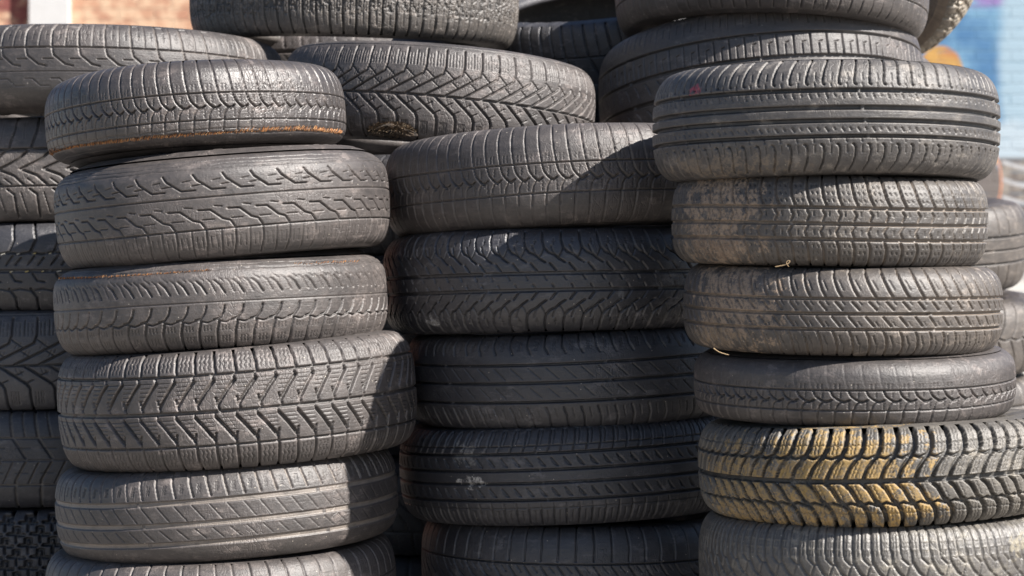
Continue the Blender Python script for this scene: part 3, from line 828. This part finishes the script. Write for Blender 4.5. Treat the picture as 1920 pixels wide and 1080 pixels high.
# ------------------------------------------------------------------ torn cords (rusty fibres) of the worn tyres
def cords(key, v, wv, a0, a1, n, cols, amp=.003, seed=1, ln=.006):
    o, X, Y, Z, R, W = BUILT[key]
    rnd = random.Random(seed)
    tread = [c for c in o.children if c.name.startswith('tread')][0]
    me = tread.data
    verts = []; faces = []; col = []
    hw = W / 2
    # radius of the worn surface at this height, read from the tread mesh in the middle of its front
    co = np.empty(len(me.vertices) * 3, dtype=np.float32); me.vertices.foreach_get('co', co); co = co.reshape(-1, 3)
    ang = np.arctan2(co[:, 0], -co[:, 1]); rad = np.hypot(co[:, 0], co[:, 1])
    for i in range(n):
        a = D2R(a0 + (a1 - a0) * (i + rnd.random()) / n)
        zc = (v + wv * (rnd.random() - .5) + .02 * math.sin(a * 3 + seed)) * hw
        key_r = RADF(key, co, ang, rad, a, zc)
        L = ln * (.5 + rnd.random()); w = .0006 * (.6 + rnd.random())
        lean = .55 + .3 * rnd.random()
        t = Vector((math.cos(a), math.sin(a), 0)); nrm = Vector((math.sin(a), -math.cos(a), 0)); up = Vector((0, 0, 1))
        p = nrm * (key_r + .0002) + up * zc
        d = (t * lean * .8 + up * (.8)).normalized()
        sd = (t * .8 - up * lean * .8).normalized()
        q = p + d * L + nrm * amp * rnd.random()
        b = len(verts)
        verts += [tuple(p - sd * w), tuple(p + sd * w), tuple(p + nrm * w * 1.5 + d * L * .3), tuple(q - sd * w * .5), tuple(q + sd * w * .5), tuple(q + nrm * w)]
        faces += [(b, b + 2, b + 5, b + 3), (b + 2, b + 1, b + 4, b + 5), (b, b + 3, b + 4, b + 1), (b + 3, b + 5, b + 4), (b, b + 1, b + 2)]
        k = rnd.random(); col += [k] * 6
    ob = py_mesh('exposed_cord', verts, faces, cols, o)
    at = ob.data.attributes.new('tint', 'FLOAT', 'POINT'); at.data.foreach_set('value', np.array(col, dtype=np.float32))
    ob['label'] = 'rusty orange band of frayed cord fibres'
_cache = {}
def RADF(key, co, ang, rad, a, zc):
    if key not in _cache:
        sel = (np.abs(ang) < 1.7)
        _cache[key] = {}
        A = np.round(ang[sel] / .03).astype(int); Zb = np.round(co[sel, 2] / .002).astype(int)
        for x, y, r in zip(A, Zb, rad[sel]):
            k = (x, y); c = _cache[key].get(k)
            if c is None or r > c: _cache[key][k] = r
    x = round(a / .03); y = round(zc / .002)
    for dy in (0, 1, -1, 2, -2, 3, -3):
        for dx in (0, 1, -1):
            r = _cache[key].get((x + dx, y + dy))
            if r: return float(r)
    return float(rad.max()) - .02
s_ = NT('cord_fibre')
t_ = s_.n('ShaderNodeAttribute', attribute_name='tint').outputs['Fac']
cr = s_.n('ShaderNodeValToRGB', {0: t_}); e = cr.color_ramp.elements
e[0].position = 0; e[0].color = (.03, .02, .014, 1); e[1].position = 1; e[1].color = (.5, .3, .15, 1)
for p_, c_ in ((.3, (.08, .04, .025, 1)), (.5, (.34, .13, .04, 1)), (.85, (.40, .19, .07, 1))):
    k_ = e.new(p_); k_.color = c_
s_.put(cr.outputs[0], s_.b.inputs['Base Color']); s_.b.inputs['Roughness'].default_value = .8
CORD = s_.m
cords('L1', -.60, .045, -82, 82, 1100, CORD, seed=5)
cords('L3', .64, .02, -70, 5, 260, CORD, seed=6, amp=.001, ln=.0028)
cords('L3', .68, .03, 34, 66, 60, CORD, seed=8, amp=.001, ln=.003)

def grit(key, rows, cols):
    o, X, Y, Z, R, W = BUILT[key]
    rnd = random.Random(9); verts = []; faces = []
    for v, pit, ph in rows:
        a = -1.3 + ph
        while a < 1.35:
            if rnd.random() < .8:
                r = R - .0015; c = Vector((r * math.sin(a), -r * math.cos(a), v * W / 2)); t = Vector((math.cos(a), math.sin(a), 0)); n = Vector((math.sin(a), -math.cos(a), 0))
                L = rnd.uniform(.003, .0055); b = len(verts); u = Vector((0, 0, 1))
                for q in ((-1, -1), (1, -1), (1, 1), (-1, 1)):
                    verts.append(tuple(c + t * L * q[0] + u * (.0016 * q[1] + .001 * q[0]) - n * .004))
                for q in ((-1, -1), (1, -1), (1, 1), (-1, 1)):
                    verts.append(tuple(c + t * L * .8 * q[0] + u * (.0012 * q[1] + .001 * q[0]) + n * .0012))
                faces += [(b + 4, b + 5, b + 6, b + 7), (b, b + 1, b + 5, b + 4), (b + 1, b + 2, b + 6, b + 5), (b + 2, b + 3, b + 7, b + 6), (b + 3, b, b + 4, b + 7)]
            a += pit
    g = py_mesh('rubber_plug', verts, faces, cols, o); g['label'] = 'small pale plugs along the ring grooves'; return g
s_ = NT('pale_plug'); s_.put(s_.mix(s_.ramp(s_.noise(s_.tc.outputs['Object'], 30, 2), .45, .55), (.5, .48, .42), (.45, .36, .14)), s_.b.inputs['Base Color'])
grit('A2', ((.28, .093, .0), (-.12, .093, .05)), s_.m)

# unseen stack just past the right edge, added to shade the bald-topped tyre's end
mN = lg('rubber_n', seed=44.1)
for i_ in range(3):
    o_ = build_tyre('unseen tyre of the added low stack just past the right edge of the view', 'unseen tyres of the added low stack past the right edge of the view', mN, .31, .24, p_rib3, pitch=36, lod=3, seed=60 + i_)
    o_.location = (1.265 + .01 * i_, -.17, .12 + .24 * i_)

# ------------------------------------------------------------------ dried moss and soil between the herringbone tyre and the left stack
def moss():
    o, X, Y, Z, R, W = BUILT['M']
    rnd = random.Random(4)
    root = bpy.data.objects.new('moss_clump', None); link(root)
    px = 745; a = math.asin(((px - 822) / F * 4.22) / R)
    c = Vector((X + (R + .000) * math.sin(a), Y - (R - .012) * math.cos(a), Z - .070))
    root.location = c
    tag(root, 'crumbly brown clump of dried moss under the lower edge of the herringbone tyre', 'moss')
    verts = []; faces = []
    # lumpy core
    nu, nv = 48, 24
    for j in range(nv + 1):
        for i in range(nu):
            t = 2 * PI * i / nu; p = PI * j / nv
            n_ = 1 + .35 * (float(fbm(np.array([[t * 2.2 + 3]]), np.array([[p * 3.1]]), 4, 3)[0, 0]) - .5) * 2
            verts.append((.046 * n_ * math.sin(p) * math.cos(t), .022 * n_ * math.sin(p) * math.sin(t), .013 * n_ * math.cos(p) - .004 + .006 * math.sin(3 * t) * math.sin(p)))
    for j in range(nv):
        for i in range(nu):
            faces.append((j * nu + i, (j + 1) * nu + i, (j + 1) * nu + (i + 1) % nu, j * nu + (i + 1) % nu))
    s = NT('soil_core')
    s.put(s.mix(s.ramp(s.noise(s.tc.outputs['Object'], 120, 4), .4, .65), (.02, .016, .013), (.09, .065, .045)), s.b.inputs['Base Color'])
    s.b.inputs['Roughness'].default_value = .95
    py_mesh('soil', verts, faces, s.m, root)
    verts = []; faces = []
    for k in range(1500):
        t = rnd.uniform(0, 2 * PI); p = math.acos(rnd.uniform(-.5, 1))
        d = Vector((math.sin(p) * math.cos(t), math.sin(p) * math.sin(t), math.cos(p)))
        b0 = Vector((d.x * .045, d.y * .021, d.z * .013 - .003))
        dr = (d + Vector((rnd.uniform(-1, 1), rnd.uniform(-1, 1), rnd.uniform(-.4, 1))) * .9).normalized()
        L = rnd.uniform(.002, .0075); sd = dr.cross(Vector((rnd.random(), rnd.random(), rnd.random()))).normalized() * rnd.uniform(.0006, .0016)
        b = len(verts)
        verts += [tuple(b0 - sd), tuple(b0 + sd), tuple(b0 + dr * L + sd * .5), tuple(b0 + dr * L - sd * .5)]
        faces.append((b, b + 1, b + 2, b + 3))
    s = NT('dry_moss')
    s.put(s.mix(s.ramp(s.noise(s.tc.outputs['Object'], 160, 3), .38, .66), (.035, .027, .018), (.30, .215, .135)), s.b.inputs['Base Color'])
    s.b.inputs['Roughness'].default_value = .9
    py_mesh('moss_tufts', verts, faces, s.m, root)
moss()

# a curled dry grass stem caught under the mud-stained tyre
def straw(px, py, d, label, pts, r=.0009):
    X = (px - 960) / F * d; Z = (540 - py) / F * d + CAMZ
    cu = []
    P = [Vector(p) for p in pts]
    dense = []
    for a, b in zip(P[:-1], P[1:]):
        for k in range(5): dense.append(a.lerp(b, k / 5))
    dense.append(P[-1])
    for _ in range(3):
        dense = [dense[0]] + [(dense[i - 1] + dense[i] * 2 + dense[i + 1]) / 4 for i in range(1, len(dense) - 1)] + [dense[-1]]
    verts = []; faces = []
    for i, p in enumerate(dense):
        t = (dense[min(i + 1, len(dense) - 1)] - dense[max(i - 1, 0)]).normalized()
        a = t.cross(Vector((0.1, 1, .05))).normalized(); b = t.cross(a)
        for k in range(5):
            q = 2 * PI * k / 5; rr = r * (1 - .6 * i / len(dense))
            verts.append(tuple(p + a * math.cos(q) * rr + b * math.sin(q) * rr))
    for i in range(len(dense) - 1):
        for k in range(5): faces.append((i * 5 + k, i * 5 + (k + 1) % 5, (i + 1) * 5 + (k + 1) % 5, (i + 1) * 5 + k))
    o = py_mesh('grass_stem', verts, faces, STRAW, None, True)
    o.location = (X, d - 4, Z)
    tag(o, label, 'dry grass')
s_ = NT('dry_straw'); s_.b.inputs['Base Color'].default_value = (.42, .30, .17, 1); s_.b.inputs['Roughness'].default_value = .7
STRAW = s_.m
straw(1475, 499, 3.383, 'curled dry grass stem caught between the mud-stained tyre and the cracked tyre below it',
      [(-.018, .0, -.001), (-.006, -.004, .001), (.002, -.006, .004), (.005, -.006, .008), (.001, -.006, .009), (-.002, -.006, .005), (.001, -.006, .001), (.003, -.004, -.001)])
straw(1352, 660, 3.425, 'short dry grass blades stuck under the muddy end of the cracked tyre',
      [(-.012, .0, .006), (-.004, -.005, .000), (.006, -.006, -.003), (.012, -.004, -.0045)])

# ------------------------------------------------------------------ ground
def ground_mat():
    s = NT('yard_gravel')
    ob = s.tc.outputs['Object']
    n1 = s.noise(ob, 1.3, 6, .6); n2 = s.noise(ob, 40, 5, .7)
    c = s.mix(s.ramp(n1, .35, .65), (.22, .195, .17), (.32, .29, .25))
    c = s.mix(s.ramp(n2, .4, .7, 0., .6), c, (.22, .19, .16))
    vo = s.n('ShaderNodeTexVoronoi', {'Vector': ob, 'Scale': 55.0})
    c = s.mix(s.math('MULTIPLY', s.n('ShaderNodeSeparateColor', {0: vo.outputs['Color']}).outputs[0], .35), c, (.5, .47, .43))
    s.put(c, s.b.inputs['Base Color']); s.b.inputs['Roughness'].default_value = .92
    bp = s.n('ShaderNodeBump', {'Height': s.math('ADD', n2, vo.outputs['Distance']), 'Distance': .012, 'Strength': .8})
    s.put(bp.outputs[0], s.b.inputs['Normal'])
    return s.m
gv = []; gf = []
xs = [-400, -60, -12] + [x * .5 for x in range(-16, 17)] + [12, 60, 400]
ys = [-400, -60, -12] + [y * .5 for y in range(-12, 28)] + [20, 60, 400]
for j, y in enumerate(ys):
    for i, x in enumerate(xs):
        near = math.exp(-(x * x + y * y) / 60.0)
        gv.append((x, y, -.006 - .02 * near * (math.sin(x * 1.3 + y) * .5 + .5) * (1 if (abs(x) > 1.5 or y < -1.2 or y > 1.8) else 0)))
for j in range(len(ys) - 1):
    for i in range(len(xs) - 1):
        a = j * len(xs) + i; gf.append((a, a + 1, a + 1 + len(xs), a + len(xs)))
g = py_mesh('ground', gv, gf, ground_mat(), None, True)
tag(g, None, None, kind='structure')

# ------------------------------------------------------------------ the walls behind
WD = 15.0            # distance of the wall from the camera
wy = WD - 4.0
def wx(px): return (px - 960) / F * WD
def wz(py): return (540 - py) / F * WD + CAMZ
def brick_mat():
    s = NT('old_brick')
    ob = s.tc.outputs['Object']
    v = s.n('ShaderNodeCombineXYZ', {0: s.n('ShaderNodeSeparateXYZ', {0: ob}).outputs[0], 1: s.n('ShaderNodeSeparateXYZ', {0: ob}).outputs[2]}).outputs[0]
    wob = s.n('ShaderNodeVectorMath', {0: v, 1: s.n('ShaderNodeVectorMath', {0: s.n('ShaderNodeTexNoise', {'Vector': v, 'Scale': 6.0}).outputs['Color'], 1: (.03, .02, 0)}, operation='MULTIPLY').outputs[0]}, operation='ADD').outputs[0]
    br = s.n('ShaderNodeTexBrick', {'Vector': wob, 'Scale': 1.0, 'Mortar Size': .007, 'Mortar Smooth': .4, 'Brick Width': .25, 'Row Height': .077,
                                   'Color1': (.52, .31, .20, 1), 'Color2': (.40, .20, .13, 1), 'Mortar': (.42, .25, .17, 1)})
    c = s.mix(s.ramp(s.noise(v, 9, 4), .4, .6, 0., .7), br.outputs['Color'], (.66, .48, .33))
    # soot and old red paint towards the left end
    c = s.mix(s.math('MULTIPLY', s.ramp(s.n('ShaderNodeSeparateXYZ', {0: ob}).outputs[0], wx(62) - .05, wx(62), 1., 0.), s.ramp(s.noise(v, 5, 4), .38, .52)), c, (.22, .07, .06))
    s.put(c, s.b.inputs['Base Color']); s.b.inputs['Roughness'].default_value = .9
    h = s.math('ADD', s.math('MULTIPLY', br.outputs['Fac'], -1.0), s.math('MULTIPLY', s.noise(v, 60, 4), .5))
    bp = s.n('ShaderNodeBump', {'Height': h, 'Distance': .012, 'Strength': 1.0}); s.put(bp.outputs[0], s.b.inputs['Normal'])
    return s.m
def mural_mat():
    s = NT('painted_brick')
    ob = s.tc.outputs['Object']
    sp = s.n('ShaderNodeSeparateXYZ', {0: ob}); x, z = sp.outputs[0], sp.outputs[2]
    v = s.n('ShaderNodeCombineXYZ', {0: x, 1: z}).outputs[0]
    big = s.noise(v, 2.2, 5, .6)
    c = s.mix(s.ramp(big, .35, .65), (.05, .15, .30), (.16, .31, .44))
    def near(cx, cy, rx, ry, nz=.25, soft=.15):
        dx = s.math('DIVIDE', s.math('SUBTRACT', x, wx(cx)), rx / F * WD); dz = s.math('DIVIDE', s.math('SUBTRACT', z, wz(cy)), ry / F * WD)
        d = s.math('SQRT', s.math('ADD', s.math('MULTIPLY', dx, dx), s.math('MULTIPLY', dz, dz)))
        d = s.math('ADD', d, s.math('MULTIPLY', s.math('SUBTRACT', s.noise(v, 7, 3), .5), nz))
        return s.ramp(d, 1 - soft, 1 + soft, 1., 0.)
    # violet band at the top, pale tower on the right, white mist, orange balls, dark lower part with pale bars
    c = s.mix(s.math('MULTIPLY', s.ramp(z, wz(22), wz(4)), s.ramp(s.noise(s.mapping(v, scale=(2, 14, 1)), 1, 4), .4, .55)), c, (.22, .15, .36))
    c = s.mix(near(1935, 120, 62, 230, .3, .2), c, (.29, .40, .48))
    c = s.mix(near(1945, 330, 70, 90, .4, .3), c, (.27, .41, .52))
    c = s.mix(near(1900, 268, 60, 40, .5, .35), c, (.38, .46, .52))
    c = s.mix(near(1764, 136, 42, 50, .1, .05), c, s.mix(s.ramp(s.noise(v, 6, 3), .4, .6), (.46, .26, .07), (.40, .17, .06)))
    c = s.mix(s.math('MULTIPLY', s.ramp(z, wz(292), wz(300)), s.ramp(x, wx(1870), wx(1876))), c, s.mix(s.ramp(s.noise(v, 12, 4), .4, .6), (.13, .11, .10), (.27, .24, .21)))
    bars = s.math('PINGPONG', s.math('ADD', z, s.math('MULTIPLY', s.math('SINE', s.math('MULTIPLY', x, 9.0)), .035)), .062)
    c = s.mix(s.math('MULTIPLY', s.ramp(bars, .045, .05), s.math('MULTIPLY', s.ramp(z, wz(278), wz(286)), s.ramp(x, wx(1876), wx(1882)))), c, (.42, .42, .43))
    c = s.mix(near(1835, 300, 34, 62, .1, .06), c, (.72, .38, .10))
    c = s.mix(near(1848, 345, 28, 52, .08, .05), c, (.15, .13, .12))
    c = s.mix(s.math('SUBTRACT', near(1848, 340, 31, 66, .06, .02), near(1848, 340, 28, 63, .06, .02), clamp=True), c, (.6, .24, .12))
    c = s.mix(s.ramp(z, wz(500), wz(540)), c, (.62, .60, .56))
    br = s.n('ShaderNodeTexBrick', {'Vector': v, 'Scale': 1.0, 'Mortar Size': .008, 'Mortar Smooth': .5, 'Brick Width': .25, 'Row Height': .077})
    gap = s.math('MULTIPLY', br.outputs['Fac'], s.ramp(s.noise(s.mapping(v, scale=(4, 12, 1)), 1, 3), .5, .58))
    c = s.mix(s.math('MULTIPLY', gap, .45), c, (.08, .18, .27))
    s.put(c, s.b.inputs['Base Color']); s.b.inputs['Roughness'].default_value = .75
    h = s.math('ADD', s.math('MULTIPLY', br.outputs['Fac'], -1.0), s.math('MULTIPLY', s.noise(v, 50, 4), .6))
    bp = s.n('ShaderNodeBump', {'Height': h, 'Distance': .008, 'Strength': .5}); s.put(bp.outputs[0], s.b.inputs['Normal'])
    return s.m
def white_mat():
    s = NT('white_paint')
    s.put(s.mix(s.ramp(s.noise(s.tc.outputs['Object'], 12, 5), .4, .7, 0, .3), (.56, .555, .55), (.48, .47, .45)), s.b.inputs['Base Color'])
    s.b.inputs['Roughness'].default_value = .7
    bp = s.n('ShaderNodeBump', {'Height': s.noise(s.tc.outputs['Object'], 60, 4), 'Distance': .004, 'Strength': .6}); s.put(bp.outputs[0], s.b.inputs['Normal'])
    return s.m
w = box('brick_wall', -9, 1.2, wy, wy + .3, -.02, 4.8, brick_mat())
tag(w, 'sunlit orange brick wall behind the tyres at the upper left', 'wall', kind='thing')
w = box('mural_wall', 1.2, 10, wy, wy + .3, -.02, 4.8, mural_mat())
tag(w, 'brick wall painted with a blue mural with orange shapes at the right', 'wall', kind='thing')
w = box('pillar', wx(60), wx(133), wy - .09, wy - .001, -.02, 4.8, white_mat())
tag(w, 'white painted pillar standing against the orange brick wall', 'pillar', kind='thing')

# ------------------------------------------------------------------ light
PHI, ELEV = 60.0, 40.0
sv = Vector((math.sin(D2R(PHI)) * math.cos(D2R(ELEV)), -math.cos(D2R(PHI)) * math.cos(D2R(ELEV)), math.sin(D2R(ELEV))))
sun = bpy.data.lights.new('sun', 'SUN'); sun.energy = 5.0; sun.angle = D2R(.5); sun.color = (1, .945, .88)
so = bpy.data.objects.new('sun', sun); COL.objects.link(so); so.rotation_mode = 'QUATERNION'
so.rotation_quaternion = sv.to_track_quat('Z', 'Y'); so.location = (6, -6, 8)
wd = bpy.data.worlds.new('World'); scene.world = wd; wd.use_nodes = True
nt = wd.node_tree; nt.nodes.clear()
sky = nt.nodes.new('ShaderNodeTexSky'); sky.sky_type = 'NISHITA'; sky.sun_disc = False
sky.sun_elevation = D2R(ELEV); sky.sun_rotation = D2R(180 - PHI)
bg = nt.nodes.new('ShaderNodeBackground'); bg.inputs[1].default_value = .05
sky.ozone_density = 4.0
wo = nt.nodes.new('ShaderNodeOutputWorld')
nt.links.new(sky.outputs[0], bg.inputs[0]); nt.links.new(bg.outputs[0], wo.inputs[0])

# ------------------------------------------------------------------ camera
cam = bpy.data.cameras.new('camera'); cam.sensor_width = 36; cam.lens = 36 * F / 1920
cam.clip_start = .1; cam.clip_end = 1000
cam.dof.use_dof = True; cam.dof.focus_distance = 3.75; cam.dof.aperture_fstop = 5.6
co_ = bpy.data.objects.new('camera', cam); COL.objects.link(co_)
co_.location = (0, -4, CAMZ); co_.rotation_euler = (PI / 2, 0, 0)
scene.camera = co_
scene.view_settings.view_transform = 'Standard'; scene.view_settings.look = 'None'
scene.view_settings.exposure = 1.03; scene.view_settings.gamma = 1
